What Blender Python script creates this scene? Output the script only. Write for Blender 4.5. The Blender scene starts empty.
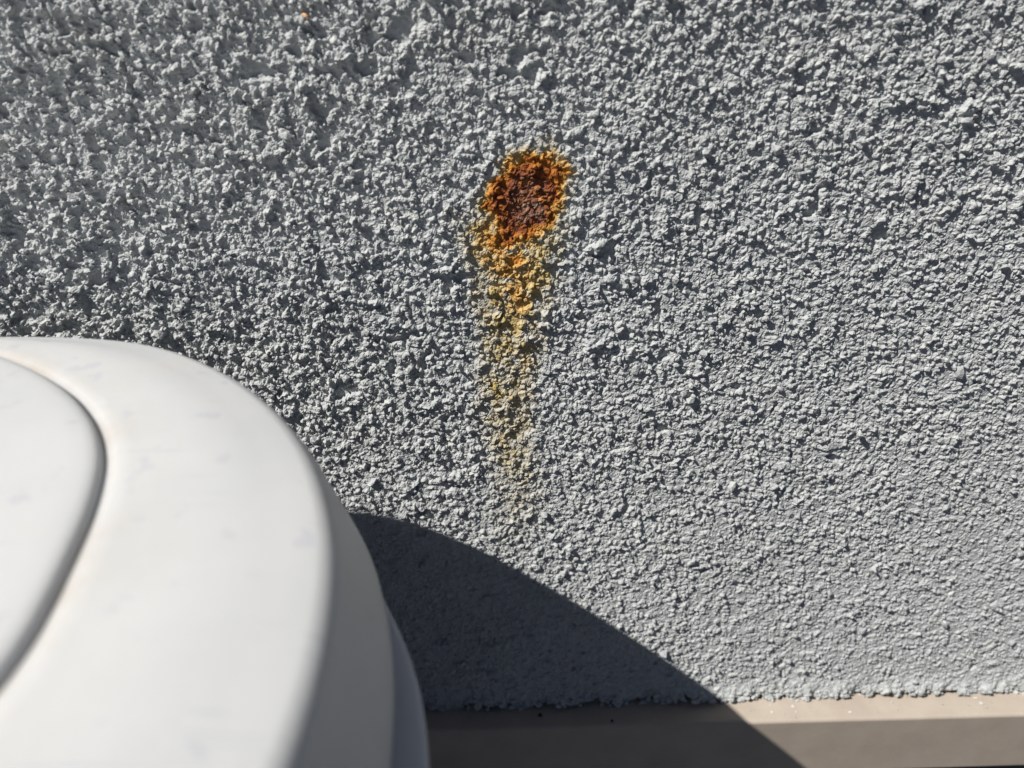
import bpy, math
import numpy as np
from mathutils import Matrix, Vector

S = bpy.context.scene
COL = S.collection
EYE = 0.62                      # height of the lens above the ground (m); the wall face is y = 0

# ------------------------------------------------------------------ camera
TH, YAW, ROLL = math.radians(28.0), math.radians(2.3), math.radians(0.33)
F = Vector((math.sin(YAW) * math.cos(TH), math.cos(YAW) * math.cos(TH), -math.sin(TH)))
R = Vector((math.cos(YAW), -math.sin(YAW), 0.0))
U = R.cross(F)
R, U = R * math.cos(ROLL) + U * math.sin(ROLL), U * math.cos(ROLL) - R * math.sin(ROLL)
cd = bpy.data.cameras.new('camera')
cam = bpy.data.objects.new('camera', cd)
COL.objects.link(cam)
m = Matrix((R, U, -F)).transposed().to_4x4()
m.translation = (0.0, -0.23, EYE)
cam.matrix_world = m
cd.sensor_width = 36.0
cd.lens = 26.09
cd.clip_start = 0.005
cd.clip_end = 500.0
cd.dof.use_dof = True
cd.dof.focus_distance = 0.255
cd.dof.aperture_fstop = 9.5
S.camera = cam

# ------------------------------------------------------------------ sky and sun
SUN = Vector((1.0, 0.505, -1.29)).normalized()          # the way the light travels
w = bpy.data.worlds.new('World')
S.world = w
w.use_nodes = True
nt = w.node_tree
sky = nt.nodes.new('ShaderNodeTexSky')
sky.sky_type = 'NISHITA'
sky.sun_disc = False
sky.sun_elevation = math.asin(-SUN.z)
sky.air_density = 0.25
sky.ozone_density = 0.0
sky.dust_density = 0.3
sky.sun_rotation = math.atan2(-SUN.x, -SUN.y)
bg = nt.nodes['Background']
bg.inputs['Strength'].default_value = 0.05
nt.links.new(sky.outputs[0], bg.inputs['Color'])
ld = bpy.data.lights.new('sun', 'SUN')
ld.energy = 5.0
ld.angle = math.radians(0.5)
ld.color = (1.0, 0.965, 0.91)
lo = bpy.data.objects.new('sun', ld)
lo.rotation_euler = SUN.to_track_quat('-Z', 'Y').to_euler()
lo.location = (-2, -1, 4)
COL.objects.link(lo)
S.view_settings.view_transform = 'Standard'
S.view_settings.look = 'None'
S.view_settings.exposure = 0.2
S.view_settings.gamma = 1.0


# ------------------------------------------------------------------ helpers
def mesh_np(name, V, Fc, smooth=False):
    V = np.asarray(V, np.float32)
    Fc = np.asarray(Fc, np.int32)
    k = Fc.shape[1]
    me = bpy.data.meshes.new(name)
    me.vertices.add(len(V))
    me.vertices.foreach_set('co', V.ravel())
    me.loops.add(Fc.size)
    me.loops.foreach_set('vertex_index', Fc.ravel())
    me.polygons.add(len(Fc))
    me.polygons.foreach_set('loop_start', np.arange(0, Fc.size, k, dtype=np.int32))
    me.polygons.foreach_set('use_smooth', np.full(len(Fc), smooth))
    me.update(calc_edges=True)
    return me


def attr(me, name, vals):
    a = me.attributes.new(name, 'FLOAT', 'POINT')
    a.data.foreach_set('value', np.asarray(vals, np.float32))


def link(name, me, mat, parent=None):
    o = bpy.data.objects.new(name, me)
    COL.objects.link(o)
    if mat and not me.materials:
        me.materials.append(mat)
    if parent:
        o.parent = parent
    return o


def tag(o, label=None, cat=None, kind=None, group=None):
    for k, v in (('label', label), ('category', cat), ('kind', kind), ('group', group)):
        if v:
            o[k] = v
    return o


def hsh(ix, iz, s):
    h = (ix.astype(np.int64) * 374761393 + iz.astype(np.int64) * 668265263 + s * 2147483647 * 31 + s * 974711) & 0xFFFFFFFF
    h = h.astype(np.uint64)
    h = ((h ^ (h >> np.uint64(13))) * np.uint64(1274126177)) & np.uint64(0xFFFFFFFF)
    h = ((h ^ (h >> np.uint64(15))) * np.uint64(2246822519)) & np.uint64(0xFFFFFFFF)
    h = h ^ (h >> np.uint64(16))
    return (h.astype(np.float64) / 4294967296.0).astype(np.float32)


def vnoise(X, Z, cell, s):
    x, z = X / cell, Z / cell
    ix, iz = np.floor(x).astype(np.int64), np.floor(z).astype(np.int64)
    fx, fz = x - ix, z - iz
    fx, fz = fx * fx * (3 - 2 * fx), fz * fz * (3 - 2 * fz)
    a, b = hsh(ix, iz, s), hsh(ix + 1, iz, s)
    c, d = hsh(ix, iz + 1, s), hsh(ix + 1, iz + 1, s)
    return (a + (b - a) * fx + (c - a) * fz + (a - b - c + d) * fx * fz) * 2 - 1     # -1..1


def fbm(X, Z, cell, s, n=3):
    t, a = 0, 1.0
    for i in range(n):
        t = t + a * vnoise(X, Z, cell, s + i * 7)
        cell, a = cell * 0.47, a * 0.5
    return t / 1.75


def crumbs(X, Z, cell, s, prob, r0, r1, h0, h1, tilt, steep):
    """highest of many random flat-topped tilted crumbs"""
    ix, iz = np.floor(X / cell).astype(np.int64), np.floor(Z / cell).astype(np.int64)
    out = np.zeros(X.shape, np.float32)
    for dx in (-1, 0, 1):
        for dz in (-1, 0, 1):
            cx, cz = ix + dx, iz + dz
            ux = X - (cx + hsh(cx, cz, s)) * cell
            uz = Z - (cz + hsh(cx, cz, s + 1)) * cell
            q = hsh(cx, cz, s + 2)
            rr = (r0 + (r1 - r0) * q * q)
            hh = h0 + (h1 - h0) * hsh(cx, cz, s + 3)
            an = hsh(cx, cz, s + 4) * 6.2832
            ca, sa = np.cos(an), np.sin(an)
            e = 1.0 + 0.8 * hsh(cx, cz, s + 5)
            a, b = (ca * ux + sa * uz) * e, (-sa * ux + ca * uz)
            d = np.maximum(np.abs(a) * 0.55 + 0.62 * np.sqrt(a * a + b * b), np.abs(b) * 0.9)
            top = hh + tilt * (hsh(cx, cz, s + 6) * 2 - 1) * a + tilt * (hsh(cx, cz, s + 8) * 2 - 1) * b
            h = np.minimum(top, (rr - d) * steep)
            h = np.where(hsh(cx, cz, s + 9) < prob, h, 0)
            np.maximum(out, h, out=out)
    return out


def domes(X, Z, cell, s, prob, r0, r1, h0, h1):
    """highest of many round pebbles set in the surface"""
    ix, iz = np.floor(X / cell).astype(np.int64), np.floor(Z / cell).astype(np.int64)
    out = np.zeros(X.shape, np.float32)
    for dx in (-1, 0, 1):
        for dz in (-1, 0, 1):
            cx, cz = ix + dx, iz + dz
            ux = X - (cx + hsh(cx, cz, s)) * cell
            uz = Z - (cz + hsh(cx, cz, s + 1)) * cell
            rr = r0 + (r1 - r0) * hsh(cx, cz, s + 2)
            hh = h0 + (h1 - h0) * hsh(cx, cz, s + 3)
            an = hsh(cx, cz, s + 4) * 6.2832
            ca, sa = np.cos(an), np.sin(an)
            e = 1.0 + 0.5 * hsh(cx, cz, s + 5)
            a, b = (ca * ux + sa * uz) * e, -sa * ux + ca * uz
            h = hh * np.sqrt(np.clip(1 - (a * a + b * b) / (rr * rr), 0, 1))
            np.maximum(out, np.where(hsh(cx, cz, s + 9) < prob, h, 0), out=out)
    return out


def nodes(name):
    mt = bpy.data.materials.new(name)
    mt.use_nodes = True
    return mt, mt.node_tree, mt.node_tree.nodes['Principled BSDF']


def N(t, typ, **kw):
    n = t.nodes.new(typ)
    for k, v in kw.items():
        setattr(n, k, v)
    return n


def mixc(t, fac, a, b, mode='MIX'):
    n = N(t, 'ShaderNodeMix', data_type='RGBA', blend_type=mode)
    for sock, v in ((n.inputs[0], fac), (n.inputs[6], a), (n.inputs[7], b)):
        if hasattr(v, 'links') or isinstance(v, bpy.types.NodeSocket):
            t.links.new(v, sock)
        elif isinstance(v, (int, float)):
            sock.default_value = v
        else:
            sock.default_value = (*v, 1.0)
    return n.outputs[2]


def noise(t, scale, detail=3.0, rough=0.55):
    g = N(t, 'ShaderNodeNewGeometry')
    n = N(t, 'ShaderNodeTexNoise')
    n.inputs['Scale'].default_value = scale
    n.inputs['Detail'].default_value = detail
    n.inputs['Roughness'].default_value = rough
    t.links.new(g.outputs['Position'], n.inputs['Vector'])
    return n.outputs['Fac']


def ramp(t, v, stops):
    r = N(t, 'ShaderNodeValToRGB')
    e = r.color_ramp.elements
    while len(e) < len(stops):
        e.new(0.5)
    for el, (p, c) in zip(e, stops):
        el.position = p
        el.color = (*c, 1.0) if not isinstance(c, (int, float)) else (c, c, c, 1.0)
    t.links.new(v, r.inputs[0])
    return r.outputs[0]


def bump(t, bs, v, dist, strength=1.0):
    b = N(t, 'ShaderNodeBump')
    b.inputs['Distance'].default_value = dist
    b.inputs['Strength'].default_value = strength
    t.links.new(v, b.inputs['Height'])
    t.links.new(b.outputs[0], bs.inputs['Normal'])


def get(t, name):
    a = N(t, 'ShaderNodeAttribute', attribute_name=name)
    return a.outputs['Fac']


# ------------------------------------------------------------------ materials
# painted stucco with a rust stain whose shape is carried by the point attributes 'rust', 'core', 'yellow'
M_STUCCO, t, bs = nodes('painted_stucco')
base = ramp(t, noise(t, 420, 3), [(0.3, (0.415, 0.435, 0.44)), (0.55, (0.495, 0.51, 0.51)), (0.75, (0.56, 0.57, 0.56))])
base = mixc(t, ramp(t, noise(t, 900, 1), [(0.68, 0.0), (0.78, 0.55)]), base, (0.52, 0.49, 0.41))
base = mixc(t, ramp(t, noise(t, 22, 2), [(0.35, 0.0), (0.7, 0.22)]), base, (0.34, 0.355, 0.36))
base = mixc(t, ramp(t, noise(t, 60, 5, 0.7), [(0.55, 0.0), (0.75, 0.3)]), base, (0.50, 0.47, 0.42))
yel = ramp(t, noise(t, 650, 2), [(0.3, (0.46, 0.31, 0.09)), (0.55, (0.50, 0.39, 0.16)), (0.7, (0.52, 0.45, 0.25))])


def crumbly(name, scale, amount):
    """a point attribute broken up by the grain of the stucco, kept at zero where it is zero"""
    a = get(t, name)
    d = N(t, 'ShaderNodeMath', operation='SUBTRACT')
    t.links.new(noise(t, scale, 3, 0.6), d.inputs[0])
    d.inputs[1].default_value = 0.5
    e = N(t, 'ShaderNodeMath', operation='MULTIPLY_ADD')
    t.links.new(d.outputs[0], e.inputs[0])
    e.inputs[1].default_value = amount
    e.inputs[2].default_value = 1.0
    f = N(t, 'ShaderNodeMath', operation='MULTIPLY', use_clamp=True)
    t.links.new(a, f.inputs[0])
    t.links.new(e.outputs[0], f.inputs[1])
    return f.outputs[0]


rust_v = crumbly('rust', 480, 2.2)
c = mixc(t, crumbly('yellow', 420, 2.2), base, yel)
rustc = ramp(t, rust_v, [(0.0, (0.58, 0.44, 0.22)), (0.3, (0.60, 0.33, 0.08)), (0.52, (0.46, 0.17, 0.025)),
                         (0.78, (0.29, 0.085, 0.020)), (1.0, (0.19, 0.058, 0.026))])
fac = ramp(t, rust_v, [(0.0, 0.0), (0.2, 0.85), (0.4, 1.0)])
c = mixc(t, fac, c, rustc)
corec = ramp(t, noise(t, 700, 2), [(0.35, (0.18, 0.062, 0.035)), (0.52, (0.27, 0.14, 0.09)), (0.66, (0.36, 0.28, 0.21))])
c = mixc(t, get(t, 'core'), c, corec)
t.links.new(c, bs.inputs['Base Color'])
bs.inputs['Roughness'].default_value = 0.78
bs.inputs['Specular IOR Level'].default_value = 0.3
bump(t, bs, noise(t, 1900, 3), 0.0004, 0.9)

# white weathered plastic; 'dirt' is the grime settled along the raised panel
M_WHITE, t, bs = nodes('weathered_white_plastic')
c = mixc(t, ramp(t, noise(t, 30, 4, 0.6), [(0.4, 0.0), (0.75, 0.5)]), (0.57, 0.58, 0.59), (0.485, 0.50, 0.515))
dirt = N(t, 'ShaderNodeMath', operation='MULTIPLY')
t.links.new(get(t, 'dirt'), dirt.inputs[0])
t.links.new(ramp(t, noise(t, 45, 4, 0.65), [(0.35, 0.0), (0.7, 0.8)]), dirt.inputs[1])
c = mixc(t, dirt.outputs[0], c, (0.44, 0.395, 0.34))
c = mixc(t, ramp(t, noise(t, 26, 5, 0.7), [(0.58, 0.0), (0.72, 0.35)]), c, (0.60, 0.56, 0.50))
c = mixc(t, ramp(t, noise(t, 170, 2, 0.5), [(0.66, 0.0), (0.71, 0.45)]), c, (0.45, 0.46, 0.52))
# scuffs: thin stretched streaks
g = N(t, 'ShaderNodeNewGeometry')
mp = N(t, 'ShaderNodeMapping')
mp.inputs['Rotation'].default_value = (0, 0, 0.7)
mp.inputs['Scale'].default_value = (30, 900, 30)
t.links.new(g.outputs['Position'], mp.inputs['Vector'])
sn = N(t, 'ShaderNodeTexNoise')
sn.inputs['Scale'].default_value = 1.0
sn.inputs['Detail'].default_value = 1.0
t.links.new(mp.outputs[0], sn.inputs['Vector'])
sm = N(t, 'ShaderNodeMath', operation='MULTIPLY')
t.links.new(ramp(t, sn.outputs['Fac'], [(0.66, 0.0), (0.70, 0.5)]), sm.inputs[0])
t.links.new(ramp(t, noise(t, 40, 1), [(0.55, 0.0), (0.62, 1.0)]), sm.inputs[1])
c = mixc(t, sm.outputs[0], c, (0.42, 0.44, 0.48))
t.links.new(c, bs.inputs['Base Color'])
bs.inputs['Roughness'].default_value = 0.45
bs.inputs['Specular IOR Level'].default_value = 0.4
bump(t, bs, noise(t, 350, 3), 0.0002, 0.25)

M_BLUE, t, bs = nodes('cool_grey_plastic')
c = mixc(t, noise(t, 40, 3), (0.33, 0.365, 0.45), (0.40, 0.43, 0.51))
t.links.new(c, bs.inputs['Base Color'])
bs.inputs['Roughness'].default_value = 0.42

M_TRIM, t, bs = nodes('beige_painted_metal')
c = mixc(t, ramp(t, noise(t, 60, 5, 0.6), [(0.35, 0.0), (0.7, 1.0)]), (0.43, 0.365, 0.305), (0.49, 0.425, 0.36))
c = mixc(t, ramp(t, noise(t, 260, 3), [(0.62, 0.0), (0.75, 0.4)]), c, (0.40, 0.36, 0.31))
t.links.new(c, bs.inputs['Base Color'])
bs.inputs['Roughness'].default_value = 0.55
bump(t, bs, noise(t, 900, 3), 0.0002, 0.35)

M_FLECK, t, bs = nodes('white_paint_fleck')
c = mixc(t, noise(t, 800), (0.55, 0.53, 0.50), (0.72, 0.71, 0.68))
t.links.new(c, bs.inputs['Base Color'])
bs.inputs['Roughness'].default_value = 0.7

M_DARK, t, bs = nodes('dark_steel')
c = mixc(t, noise(t, 900), (0.02, 0.02, 0.022), (0.07, 0.06, 0.055))
t.links.new(c, bs.inputs['Base Color'])
bs.inputs['Roughness'].default_value = 0.7

M_CHIP, t, bs = nodes('orange_stone_chip')
c = mixc(t, noise(t, 900), (0.65, 0.30, 0.12), (0.78, 0.52, 0.30))
t.links.new(c, bs.inputs['Base Color'])
bs.inputs['Roughness'].default_value = 0.8

M_CONC, t, bs = nodes('asphalt')
c = mixc(t, ramp(t, noise(t, 9, 6, 0.65), [(0.3, 0.0), (0.7, 1.0)]), (0.035, 0.034, 0.033), (0.06, 0.058, 0.056))
t.links.new(c, bs.inputs['Base Color'])
bs.inputs['Roughness'].default_value = 0.9
bump(t, bs, noise(t, 120, 4), 0.002, 0.5)

M_GROUT, t, bs = nodes('dark_foundation')
c = mixc(t, noise(t, 40, 5), (0.06, 0.06, 0.062), (0.12, 0.118, 0.115))
t.links.new(c, bs.inputs['Base Color'])
bs.inputs['Roughness'].default_value = 0.9
bump(t, bs, noise(t, 200, 4), 0.001, 0.6)


# ------------------------------------------------------------------ the ground
gx = np.concatenate([-np.geomspace(200, 1, 12), np.linspace(-0.8, 0.8, 9), np.geomspace(1, 200, 12)])
gy = np.concatenate([-np.geomspace(200, 1, 12), np.linspace(-0.8, 0.8, 9), np.geomspace(1, 200, 12)])
GX, GY = np.meshgrid(gx, gy)
V = np.stack([GX.ravel(), GY.ravel(), np.zeros(GX.size)], 1)
n = len(gx)
i, j = np.meshgrid(np.arange(n - 1), np.arange(n - 1))
b = (j * n + i).ravel()
ground = link('ground', mesh_np('ground', V, np.stack([b, b + 1, b + n + 1, b + n], 1)), M_CONC)
tag(ground, 'dark asphalt ground at the foot of the wall', None, 'structure')

# ------------------------------------------------------------------ the stucco wall
Z_END = -0.2862                 # where the stucco stops above the trim, measured from the lens height


def spaced(lo, fine0, fine1, hi, step, grow, cap):
    a = [fine0]
    while a[-1] < fine1:
        a.append(a[-1] + step)
    s = step
    while a[-1] < hi:
        s = min(s * grow, cap)
        a.append(a[-1] + s)
    p, s = [fine0], step
    while p[-1] > lo:
        s = min(s * grow, cap)
        p.append(p[-1] - s)
    return np.array(p[:0:-1] + a)


def stain_fields(X, Z):
    wx = X + 0.0026 * fbm(X, Z, 0.007, 301) + 0.0007 * vnoise(X, Z, 0.0017, 311)
    wz = Z + 0.0026 * fbm(X, Z, 0.007, 321) + 0.0007 * vnoise(X, Z, 0.0017, 331)
    g = fbm(X, Z, 0.0035, 341)
    # the patch: an egg a little over two centimetres wide
    d = np.sqrt(((wx - 0.0128 - 0.22 * (wz + 0.057)) / 0.0130) ** 2 + ((wz + 0.0572) / 0.0142) ** 2)
    d = d - 0.02 + 0.07 * vnoise(X, Z, 0.0085, 351) + 0.9 * np.clip((Z + 0.0500) * 40 - (X - 0.0060) * 40, 0, 0.5) + 0.14 * vnoise(X, Z, 0.0035, 353)
    patch = np.clip((1.10 - d) / 0.50, 0, 1)
    # the run below it: the middle line drifts, the width shrinks, then a pale yellow wash
    dn = -wz - 0.066
    s = np.clip(dn / 0.032, 0, 1)
    mid = 0.0076 + 0.001 * s + 0.003 * np.clip((dn - 0.010) / 0.02, 0, 1)
    wid = 0.0105 - 0.0062 * s
    run = np.clip(1.15 - np.abs(wx - mid) / wid, 0, 1) * np.clip((dn + 0.006) / 0.006, 0, 1) * np.clip((0.038 - dn) / 0.03, 0, 1)
    run = run * (0.58 - 0.22 * s) * np.clip(0.80 + 1.5 * g, 0, 1.3)
    rust = np.clip(np.maximum(patch * (0.95 + 0.25 * g), run), 0, 1)
    core = np.clip((0.62 - np.sqrt(((wx - 0.0140) / 0.0125) ** 2 + ((wz + 0.0585) / 0.0135) ** 2)) / 0.25, 0, 1) * np.clip(0.75 + 1.0 * g, 0, 1)
    dn = -wz - 0.058
    mid = 0.0072 + 0.0020 * np.clip(dn / 0.05, 0, 1) + 0.002 * np.sin(dn * 70)
    wid = 0.0165 - 0.0065 * np.clip(dn / 0.05, 0, 1)
    wash = np.clip(1.35 - np.abs(wx - mid) / wid, 0, 1) * np.clip(dn / 0.008, 0, 1) * np.clip((0.140 - dn) / 0.125, 0, 1)
    halo = np.clip((1.32 - d) / 0.4, 0, 1) * 0.75
    yellow = np.clip(np.maximum(wash * (1.0 + 1.1 * g), halo), 0, 0.95)
    return rust, core, yellow


def bald(X, Z):
    wx = X + 0.0012 * vnoise(X, Z, 0.0021, 141)
    wz = Z + 0.0012 * vnoise(X, Z, 0.0021, 143)
    left = np.clip(0.55 - 2.6 * X + 1.2 * (Z + 0.10), 0.0, 1.15)
    run = np.exp(-((X - 0.0110) / 0.016) ** 4) * (Z > -0.21) * (Z < -0.035)
    return np.clip((fbm(wx, wz, 0.0052, 151, 2) + 0.24 * left - 0.56 - run) / 0.12, 0, 1)


def relief(X, Z, fine=True):
    """how far the stucco stands out of the wall plane, in metres"""
    wx = X + 0.0007 * vnoise(X, Z, 0.0022, 11) + 0.00035 * vnoise(X, Z, 0.0009, 13)
    wz = Z + 0.0007 * vnoise(X, Z, 0.0022, 17) + 0.00035 * vnoise(X, Z, 0.0009, 19)
    # thrown coarser toward the upper left, finer and flatter toward the lower right
    amp = np.clip(0.92 + 1.4 * (Z + 0.10) - 1.2 * np.maximum(X, 0) - 3.4 * np.minimum(X, 0) + 0.16 * fbm(X, Z, 0.05, 33, 2), 0.58, 1.5)
    h = 0.0007 * fbm(X, Z, 0.013, 31) * amp
    h = h + amp * crumbs(wx, wz, 0.0062, 41, 0.4, 0.0018, 0.0040, 0.0003, 0.0012, 0.15, 1.0)
    h = h + amp * domes(wx, wz, 0.0022, 61, 0.68, 0.0006, 0.0014, 0.0003, 0.0013)
    h = h + (0.45 + 0.5 * amp) * domes(wx, wz, 0.0012, 71, 0.8, 0.0004, 0.0008, 0.00018, 0.0006)
    if fine:
        h = h + (0.5 + 0.5 * amp) * crumbs(wx, wz, 0.0009, 81, 0.7, 0.0003, 0.0006, 0.0001, 0.0003, 0.4, 1.4)
    # bald hollows where the thrown crust did not take
    hole = bald(X, Z)
    h = h * (1 - 0.75 * hole) - 0.0013 * hole
    # the lowest centimetre thickens to a ragged bead over the trim
    bead = np.exp(-((Z - Z_END - 0.002) / 0.0045) ** 2)
    h = h + bead * (0.0016 + 0.0024 * fbm(X, Z * 0.4, 0.009, 91) + 0.0013 * vnoise(X, Z * 0.6, 0.0028, 93))
    # shallow pit under the rust
    pit = np.exp(-(((X - 0.0134) / 0.0115) ** 2 + ((Z + 0.0575) / 0.0115) ** 2) ** 2)
    return h - 0.0002 * pit


xs = spaced(-1.1, -0.235, 0.28, 1.1, 0.00045, 1.14, 0.014)
zs = spaced(Z_END, Z_END, 0.006, 0.95, 0.00040, 1.14, 0.014)
nx, nz = len(xs), len(zs)
X, Z = np.meshgrid(xs.astype(np.float32), zs.astype(np.float32))
H = relief(X, Z)
rust, core, yellow = stain_fields(X, Z)
PX = X + 0.00025 * vnoise(X, Z, 0.0012, 101)
edge = np.clip(1 - (Z - Z_END) / 0.006, 0, 1)
PZ = Z + 0.00025 * vnoise(X, Z, 0.0012, 103) + edge * (0.0030 * fbm(X, Z * 0, 0.008, 117) + 0.0011 * vnoise(X, Z * 0.3, 0.0016, 109))
V = np.stack([PX, -H, PZ + EYE], -1).reshape(-1, 3)
# a row that folds the lower lip back, and a closed back so that the wall is a solid
low = V[:nx].copy()
low[:, 1] = 0.006
i, j = np.meshgrid(np.arange(nx - 1), np.arange(nz - 1))
b = (j * nx + i).ravel()
Q = np.stack([b, b + 1, b + nx + 1, b + nx], 1)
fr = np.maximum(rust, 0).ravel()[Q].mean(1)
fy = yellow.ravel()[Q].mean(1)
in_patch = fr > 0.16
in_streak = (~in_patch) & (fy > 0.22)


def sub_mesh(name, Vv, Qq, fields):
    ids, inv = np.unique(Qq.ravel(), return_inverse=True)
    me = mesh_np(name, Vv[ids], inv.reshape(Qq.shape), False)
    for k, v in fields.items():
        attr(me, k, v.ravel()[ids])
    return me


def with_grains(me_name, Vv, Qq, fld, GV, GF, gf):
    """the patch of wall surface and the crumbs stuck to it as one mesh of triangles"""
    ids, inv = np.unique(Qq.ravel(), return_inverse=True)
    q = inv.reshape(Qq.shape)
    tri = np.concatenate([q[:, [0, 1, 2]], q[:, [0, 2, 3]]])
    me = mesh_np(me_name, np.concatenate([Vv[ids], GV]), np.concatenate([tri, GF + len(ids)]))
    for k in fld:
        attr(me, k, np.concatenate([fld[k].ravel()[ids], gf[k]]))
    return me


fields = {'rust': rust, 'core': core, 'yellow': yellow}
Vw = np.concatenate([V, low])
a = np.arange(nx - 1)
lip = np.stack([nx * nz + a, nx * nz + a + 1, a + 1, a], 1)
x0, x1, ztop = xs[0], xs[-1], EYE + zs[-1]
zlow = EYE + Z_END - 0.002
fw = {k: np.concatenate([v.ravel(), np.zeros(nx)]) for k, v in fields.items()}
wall = link('stucco_wall', sub_mesh('stucco_wall', Vw, np.concatenate([Q[~(in_patch | in_streak)], lip]), fw), M_STUCCO)
tag(wall, 'rough grey painted stucco wall with a rust stain, above beige trim', 'wall', 'thing')


def box(name, lo, hi, mat, parent=None):
    p = np.array([[x, y, z] for z in (lo[2], hi[2]) for y in (lo[1], hi[1]) for x in (lo[0], hi[0])])
    f = [(0, 2, 3, 1), (4, 5, 7, 6), (0, 1, 5, 4), (2, 6, 7, 3), (0, 4, 6, 2), (1, 3, 7, 5)]
    return link(name, mesh_np(name, p, f), mat, parent)


box('wall_core', (x0, 0.006, 0.0), (x1, 0.16, ztop), M_GROUT, wall)

# crumbs of stucco standing on the surface
rng = np.random.default_rng(5)
PHI = (1 + 5 ** 0.5) / 2
ICO = np.array([(-1, PHI, 0), (1, PHI, 0), (-1, -PHI, 0), (1, -PHI, 0), (0, -1, PHI), (0, 1, PHI), (0, -1, -PHI), (0, 1, -PHI),
                (PHI, 0, -1), (PHI, 0, 1), (-PHI, 0, -1), (-PHI, 0, 1)]) / math.sqrt(1 + PHI * PHI)
ICF = np.array([(0, 11, 5), (0, 5, 1), (0, 1, 7), (0, 7, 10), (0, 10, 11), (1, 5, 9), (5, 11, 4), (11, 10, 2), (10, 7, 6), (7, 1, 8),
                (3, 9, 4), (3, 4, 2), (3, 2, 6), (3, 6, 8), (3, 8, 9), (4, 9, 5), (2, 4, 11), (6, 2, 10), (8, 6, 7), (9, 8, 1)])


def grain_cloud(gx, gz, rad, lift):
    n = len(gx)
    gx, gz = gx.astype(np.float32), gz.astype(np.float32)
    P = np.repeat(ICO[None], n, 0) * (0.62 + 0.62 * rng.random((n, 12, 1)))
    q = rng.normal(size=(n, 4))
    q /= np.linalg.norm(q, axis=1, keepdims=True)
    w_, x_, y_, z_ = q.T
    Rm = np.stack([1 - 2 * (y_ * y_ + z_ * z_), 2 * (x_ * y_ - z_ * w_), 2 * (x_ * z_ + y_ * w_),
                   2 * (x_ * y_ + z_ * w_), 1 - 2 * (x_ * x_ + z_ * z_), 2 * (y_ * z_ - x_ * w_),
                   2 * (x_ * z_ - y_ * w_), 2 * (y_ * z_ + x_ * w_), 1 - 2 * (x_ * x_ + y_ * y_)], 1).reshape(n, 3, 3)
    P = np.einsum('nij,nkj->nki', Rm, P)
    sc = rad[:, None] * np.stack([0.9 + 0.5 * rng.random(n), 0.7 + 0.3 * rng.random(n), 0.8 + 0.4 * rng.random(n)], 1)
    P = P * sc[:, None, :]
    y = -relief(gx, gz, False) - lift
    P = P + np.stack([gx, y, gz + EYE], 1)[:, None, :]
    Fc = (ICF[None] + 12 * np.arange(n)[:, None, None]).reshape(-1, 3)
    r_, c_, y_ = stain_fields(gx, gz)
    return P.reshape(-1, 3), Fc, r_, c_, y_


cell = 0.0017
cx, cz = np.meshgrid(np.arange(-0.25, 0.295, cell), np.arange(Z_END, 0.02, cell))
gx = (cx + rng.random(cx.shape) * cell).ravel()
gz = (cz + rng.random(cx.shape) * cell).ravel()
keep = rng.random(len(gx)) < (0.50 + 0.45 * fbm(gx, gz, 0.012, 401)) * np.clip(0.9 + 2.2 * (gz + 0.10) - 0.8 * gx, 0.4, 1.15) * (1 - 0.8 * bald(gx, gz))
gx, gz = gx[keep], gz[keep]
rad = 0.00023 + 0.00082 * rng.random(len(gx)) ** 2.3
lift = rad * 0.4
# extra crumbs hanging along the ragged lower lip
nb = 1500
bx_ = rng.uniform(-0.25, 0.3, nb)
bz_ = Z_END + rng.normal(0.0006, 0.0018, nb) + 0.0030 * fbm(bx_, bx_ * 0, 0.008, 117)
gx, gz = np.concatenate([gx, bx_]), np.concatenate([gz, bz_])
rad = np.concatenate([rad, 0.0003 + 0.0013 * rng.random(nb) ** 1.7])
lift = np.concatenate([lift, rng.uniform(-0.0004, 0.0007, nb)])
GP, GF, gr, gc, gyel = grain_cloud(gx, gz, rad, lift)
sel_p = gr > 0.16
sel_s = (~sel_p) & (gyel > 0.22)
sel_w = ~(sel_p | sel_s)


def pick(sel):
    k = np.nonzero(sel)[0]
    v = GP.reshape(-1, 12, 3)[k].reshape(-1, 3)
    f = (ICF[None] + 12 * np.arange(len(k))[:, None, None]).reshape(-1, 3)
    return v, f, {'rust': np.repeat(gr[k], 12), 'core': np.repeat(gc[k], 12), 'yellow': np.repeat(gyel[k], 12)}


v, f, g = pick(sel_w)
me = mesh_np('stucco_grit', v, f)
for k_ in g:
    attr(me, k_, g[k_])
tag(link('stucco_grit', me, M_STUCCO, wall), None, None, 'stuff')
v, f, g = pick(sel_p)
patch = link('rust_patch', with_grains('rust_patch', V, Q[in_patch], fields, v, f, g), M_STUCCO, wall)
patch['label'] = 'dark brown and orange rust patch eaten into the stucco'
v, f, g = pick(sel_s)
streak = link('rust_streak', with_grains('rust_streak', V, Q[in_streak], fields, v, f, g), M_STUCCO, wall)
streak['label'] = 'pale yellow rust run fading down from the patch'

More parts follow.
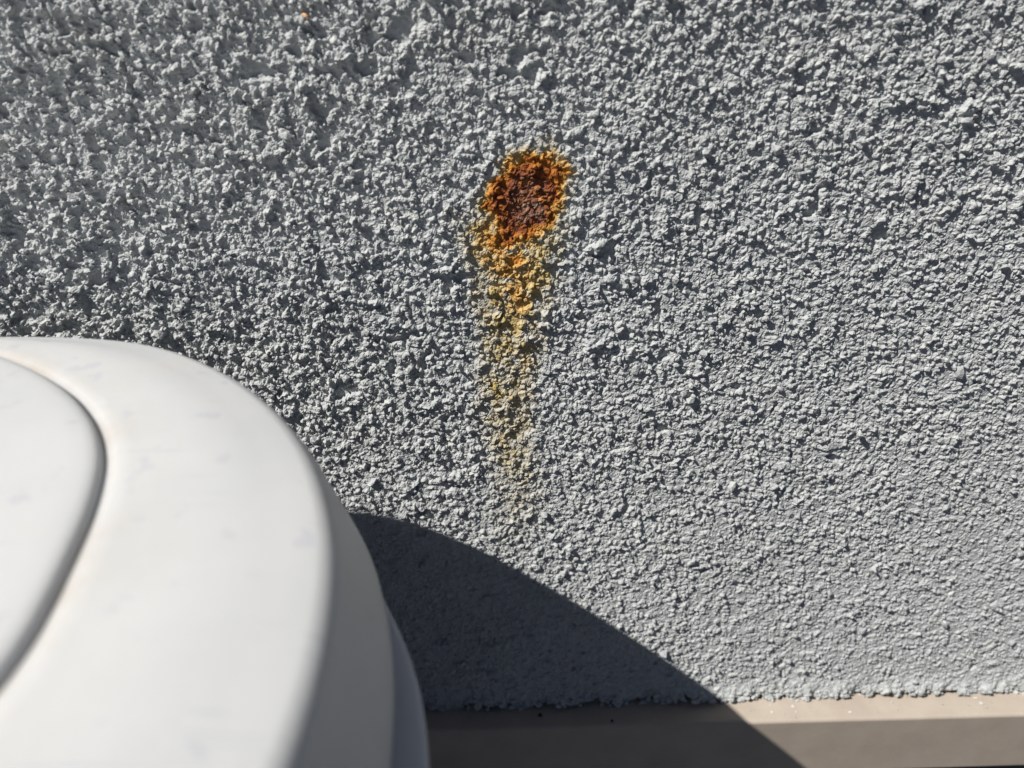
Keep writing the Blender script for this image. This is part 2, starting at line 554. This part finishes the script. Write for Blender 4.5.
# bigger lumps that throw shadows of their own
LUMPS = []
for k_ in range(6):
    P = ICO * (0.6 + 0.7 * rng.random((12, 1))) * np.array([1.2, 0.8, 1.0])
    me = mesh_np('stucco_lump', P, ICF)
    for a_ in ('rust', 'core', 'yellow'):
        attr(me, a_, np.zeros(12))
    me.materials.append(M_STUCCO)
    LUMPS.append(me)
nl = 0
while nl < 280:
    x_, z_ = rng.uniform(-0.23, 0.27), rng.uniform(Z_END + 0.01, -0.004)
    if abs(x_ - 0.012) < 0.022 and z_ > -0.16:
        continue
    h_ = float(relief(np.array([x_], np.float32), np.array([z_], np.float32), False)[0])
    s_ = 0.0007 + 0.0013 * rng.random() ** 1.8
    o = link('stucco_lump', LUMPS[nl % 6], None, wall)
    o.location = (x_, -h_ - s_ * 0.3, z_ + EYE)
    o.rotation_euler = rng.uniform(-3, 3, 3)
    o.scale = (s_, s_, s_)
    nl += 1

# one bare orange chip near the top edge
me = mesh_np('stone_chip', ICO * (0.6 + 0.6 * rng.random((12, 1))) * np.array([0.0012, 0.0008, 0.0006]), ICF)
chip = link('stone_chip', me, M_CHIP, wall)
chip.location = (-0.0478, -0.0022, EYE - 0.0065)
chip.rotation_euler = (0, 0.5, 0)
chip['label'] = 'bare orange chip near the top edge'


# ------------------------------------------------------------------ the beige trim below the stucco
def sweep_x(name, prof, xs_, mat, parent=None, wob=0.0):
    P = np.array(prof)
    n, m_ = len(P), len(xs_)
    V_ = np.zeros((m_, n, 3))
    V_[:, :, 0] = np.array(xs_)[:, None]
    V_[:, :, 1] = P[:, 0]
    V_[:, :, 2] = P[:, 1]
    if wob:
        xx = np.array(xs_, np.float32)
        V_[:, :, 1] += (wob * vnoise(xx, xx * 0 + 0.3, 0.11, 3))[:, None]
        V_[:, :, 2] += (wob * vnoise(xx, xx * 0 + 0.7, 0.13, 5))[:, None]
    fs = []
    for a_ in range(m_ - 1):
        for b_ in range(n):
            b2 = (b_ + 1) % n
            fs.append((a_ * n + b_, (a_ + 1) * n + b_, (a_ + 1) * n + b2, a_ * n + b2))
    me_ = mesh_np(name, V_.reshape(-1, 3), fs, False)
    return link(name, me_, mat, parent)


zt, zb, yf = EYE - 0.2880, EYE - 0.3275, -0.0127
prof = [(0.0058, zt)]
r_ = 0.0016
prof += [(yf + r_ - r_ * math.sin(q), zt - 0.0004 - r_ + r_ * math.cos(q)) for q in np.linspace(0, math.pi / 2, 7)]
prof += [(yf + 0.0026 - 0.0008 * math.cos(q), zb + 0.0008 - 0.0008 * math.sin(q)) for q in np.linspace(0, math.pi / 2, 4)]
prof += [(0.0058, zb)]
trim = sweep_x('wall_trim', prof, np.linspace(-1.1, 1.1, 90), M_TRIM, None, 0.00025)
tag(trim, 'beige painted metal trim running along the foot of the stucco', 'trim', 'thing')

# flecks of white paint and two nail heads on its upper face
fv, ff = [], []
spots = [(770, 705), (793, 706), (796, 712), (772, 712), (900, 696), (975, 698), (981, 703), (860, 694), (730, 702), (850, 712)]


def on_z(px, py, z):
    d = F + R * ((px - 512) / 742.0) - U * ((py - 384) / 742.0)
    return Vector((0, -0.23, EYE)) + d * ((z - EYE) / d.z)


FLECKS = [tuple(on_z(a_, b_, zt)) for a_, b_ in spots]
for k_, (x_, y_, z_) in enumerate(FLECKS):
    s_ = rng.uniform(0.0004, 0.0009)
    P = ICO * (0.6 + 0.6 * rng.random((12, 1))) * np.array([s_ * rng.uniform(0.8, 2.0), s_, 0.0002]) + np.array([x_, y_, zt + 0.0001])
    fv.append(P)
    ff.append(ICF + 12 * k_)
fl = link('paint_fleck', mesh_np('paint_fleck', np.concatenate(fv), np.concatenate(ff)), M_FLECK, trim)
fl['kind'] = 'stuff'


gv, gf_ = [], []
for k_ in range(70):
    s_ = rng.uniform(0.00015, 0.00045)
    p_ = np.array([rng.uniform(-0.1, 0.28), -0.002 - 0.009 * rng.random() ** 1.6, zt + s_ * 0.4])
    gv.append(ICO * (0.6 + 0.6 * rng.random((12, 1))) * s_ + p_)
    gf_.append(ICF + 12 * k_)
me = mesh_np('fallen_grit', np.concatenate(gv), np.concatenate(gf_))
for a_ in ('rust', 'core', 'yellow'):
    attr(me, a_, np.zeros(12 * 70))
link('fallen_grit', me, M_STUCCO, trim)['kind'] = 'stuff'


def disc(name, c_, r1_, h_, mat, parent):
    a_ = np.linspace(0, 2 * math.pi, 13)[:-1]
    ring = [[(c_[0] + q * r1_ * math.cos(s), c_[1] + q * r1_ * math.sin(s), c_[2] + z_) for s in a_] for q, z_ in ((1, 0), (1, h_ * 0.6), (0.7, h_))]
    V_ = [p for r in ring for p in r]
    fs = [(k * 12 + s, k * 12 + (s + 1) % 12, (k + 1) * 12 + (s + 1) % 12, (k + 1) * 12 + s) for k in range(2) for s in range(12)]
    me_ = bpy.data.meshes.new(name)
    me_.from_pydata(V_, [], fs + [tuple(range(24, 36))])
    return link(name, me_, mat, parent)


for px, py, rr in ((540, 715, 0.0009), (612, 721, 0.0006)):
    p = on_z(px, py, zt)
    disc('nail_head', (p.x, p.y, zt), rr, 0.0004, M_DARK, trim)

# ------------------------------------------------------------------ the white lidded container in front of the wall
HALF = [(-0.170, -0.0340), (-0.1358, -0.0346), (-0.1191, -0.0350), (-0.1015, -0.0375), (-0.0889, -0.0418), (-0.0751, -0.0510), (-0.0614, -0.0628),
        (-0.0469, -0.0802), (-0.0362, -0.0985), (-0.0291, -0.1179), (-0.0260, -0.1317), (-0.0247, -0.1454), (-0.0245, -0.1530)]
INNER = [(-0.170, -0.0480), (-0.1380, -0.0495), (-0.1226, -0.0552), (-0.1085, -0.0647), (-0.0945, -0.0767), (-0.0830, -0.0908), (-0.0757, -0.1044),
         (-0.0709, -0.1205), (-0.0680, -0.1373), (-0.0661, -0.1499), (-0.0660, -0.1530)]
CX, CY = -0.170, -0.153


def mirror(h):
    half = np.array(h)
    right = np.concatenate([half, np.stack([half[-2::-1, 0], 2 * CY - half[-2::-1, 1]], 1)])
    return np.concatenate([right, np.stack([2 * CX - right[-2:0:-1, 0], right[-2:0:-1, 1]], 1)])


def closed_spline(P, n):
    """even points on a smoothed closed loop"""
    L = np.concatenate([[0], np.cumsum(np.linalg.norm(np.roll(P, -1, 0) - P, axis=1))])
    s = np.linspace(0, L[-1], n, endpoint=False)
    Pc = np.concatenate([P, P[:1]])
    p = np.stack([np.interp(s, L, Pc[:, k]) for k in (0, 1)], 1)
    sig = n * 0.008
    fr_ = np.fft.fftfreq(n) * n
    g_ = np.exp(-0.5 * (fr_ * 2 * math.pi * sig / n) ** 2)
    return np.stack([np.fft.ifft(np.fft.fft(p[:, k]) * g_).real for k in (0, 1)], 1)


NL = 240


def normals(lp_):
    tg = np.roll(lp_, -1, 0) - np.roll(lp_, 1, 0)
    nr = np.stack([-tg[:, 1], tg[:, 0]], 1) / np.linalg.norm(tg, axis=1, keepdims=True)
    return nr if ((lp_ - np.array([CX, CY])) * nr).sum() > 0 else -nr


loop, ploop = closed_spline(mirror(HALF), NL), closed_spline(mirror(INNER), NL)
loop = loop + normals(loop) * 0.0008
nrm, pnrm = normals(loop), normals(ploop)
cen = np.array([CX, CY])
phi = np.arctan2(loop[:, 1] - CY, loop[:, 0] - CX)
CORNER = (np.abs(np.sin(2 * phi)) ** 2)[:, None]


def ring(out, z):
    """outline pushed outward by 'out' metres; ('panel', d): the panel outline pushed by d; ('blend', f): between panel edge 0 and lid edge 1;
    ('skirt', d): pushed outward, a little more at the corners"""
    if isinstance(out, tuple):
        k, d = out
        if k == 'panel':
            p = ploop + pnrm * d if d > -0.02 else cen + (ploop - pnrm * 0.02 - cen) * (1 + (d + 0.02) / 0.09)
        elif k == 'rim':
            p = loop + nrm * d * (1 - 0.6 * CORNER)
        elif k == 'blend':
            p = (ploop + pnrm * 0.003) * (1 - d) + (loop - nrm * 0.006) * d
        else:
            p = loop + nrm * d * (1 + 0.9 * CORNER)
    else:
        p = loop + nrm * out
    return np.concatenate([p, np.full((NL, 1), z)], 1)


def skin(name, prof, mat, parent, dirt=None, cap=True):
    rings = [ring(o_, z_) for o_, z_ in prof]
    V_ = np.concatenate(rings + [np.array([[CX, CY, prof[0][1]]])])
    k = np.arange(NL)
    k2 = (k + 1) % NL
    fs = [np.stack([a_ * NL + k, a_ * NL + k2, (a_ + 1) * NL + k2, (a_ + 1) * NL + k], 1) for a_ in range(len(prof) - 1)]
    fs = [tuple(q) for q in np.concatenate(fs)[:, ::-1].tolist()]
    if cap:
        fs += [(int(len(V_) - 1), int(k2_), int(k_))[::-1] for k_, k2_ in zip(k, k2)]
    me_ = bpy.data.meshes.new(name)
    me_.from_pydata(V_.tolist(), [], fs)
    me_.polygons.foreach_set('use_smooth', np.full(len(me_.polygons), True))
    d_ = np.concatenate([np.full(NL, x) for x in (dirt or [0] * len(prof))] + [[0]])
    attr(me_, 'dirt', d_)
    return link(name, me_, mat, parent)


ZT = EYE - 0.0838
box_root = bpy.data.objects.new('lidded_container', None)
box_root.location = (CX, CY, 0)
COL.objects.link(box_root)
tag(box_root, 'white plastic container with a domed lid and raised centre panel beside the wall', 'container')
bpy.context.view_layer.update()
inv = box_root.matrix_world.inverted()


def under(o):
    o.parent = box_root
    o.matrix_parent_inverse = inv
    return o


# lid: top face, rolled edge, flared skirt
lp, ldirt = [], []
for o_, z_, d_ in ((('panel', -0.012), 0.0005, 0), (('panel', -0.004), 0.0, 0.6), (('panel', 0.0003), -0.0004, 0.9), (('panel', 0.0014), -0.0004, 0.9), (('panel', 0.0022), 0.0, 0.8), (('blend', 0.0), 0.0004, 0.7), (('blend', 0.08), 0.0005, 0.40),
                   (('blend', 0.20), 0.0006, 0.24), (('blend', 0.45), 0.0006, 0.06), (('blend', 0.65), 0.0001, 0.03), (('blend', 0.82), -0.0006, 0.03),
                   (('blend', 0.93), -0.0013, 0.03)):
    lp.append((o_, ZT + z_))
    ldirt.append(d_)
for q in np.linspace(0.22, math.pi / 2 - 0.2, 8):
    lp.append((-0.005 + 0.0055 * math.sin(q), ZT - 0.0017 - 0.0055 * (1 - math.cos(q))))
    ldirt.append(0.0)
for o_, z_ in ((0.0014, -0.0100), (0.0026, -0.0160), (0.0042, -0.0230), (0.0057, -0.0300), (0.0067, -0.0350), (0.0065, -0.0362), (0.0040, -0.0366), (0.0010, -0.0360)):
    lp.append((('skirt', o_), ZT + z_))
    ldirt.append(0.0)
lid = under(skin('lid', lp, M_WHITE, None, ldirt))

# raised centre panel on the lid
pp = [(-0.09, 0.0020), (-0.05, 0.0020), (-0.016, 0.0020), (-0.0060, 0.0020), (-0.0030, 0.0019), (-0.0016, 0.0017), (-0.0008, 0.0013), (-0.0003, 0.0008), (-0.0001, 0.0002),
      (0.0, -0.0012)]
panel = skin('raised_panel', [(('panel', o_), ZT + z_) for o_, z_ in pp], M_WHITE, None)
panel.parent = lid

# body below: a rolled rim wider than the lid, then walls that taper to the ground
bp = [(0.0030, -0.0385), (0.0090, -0.0390), (0.0112, -0.0394), (0.0126, -0.0404), (0.0132, -0.0425), (0.0131, -0.0450), (0.0124, -0.0480), (0.0118, -0.0560),
      (0.0100, -0.0900), (0.0060, -0.1500), (0.0020, -0.2000), (-0.0020, -0.2800), (-0.0060, -0.3800), (-0.0090, -0.5200), (-0.0105, -0.5290)]
body = under(skin('body', [(('rim', o_) if z_ > -0.07 else o_, ZT + z_) for o_, z_ in bp], M_BLUE, None))
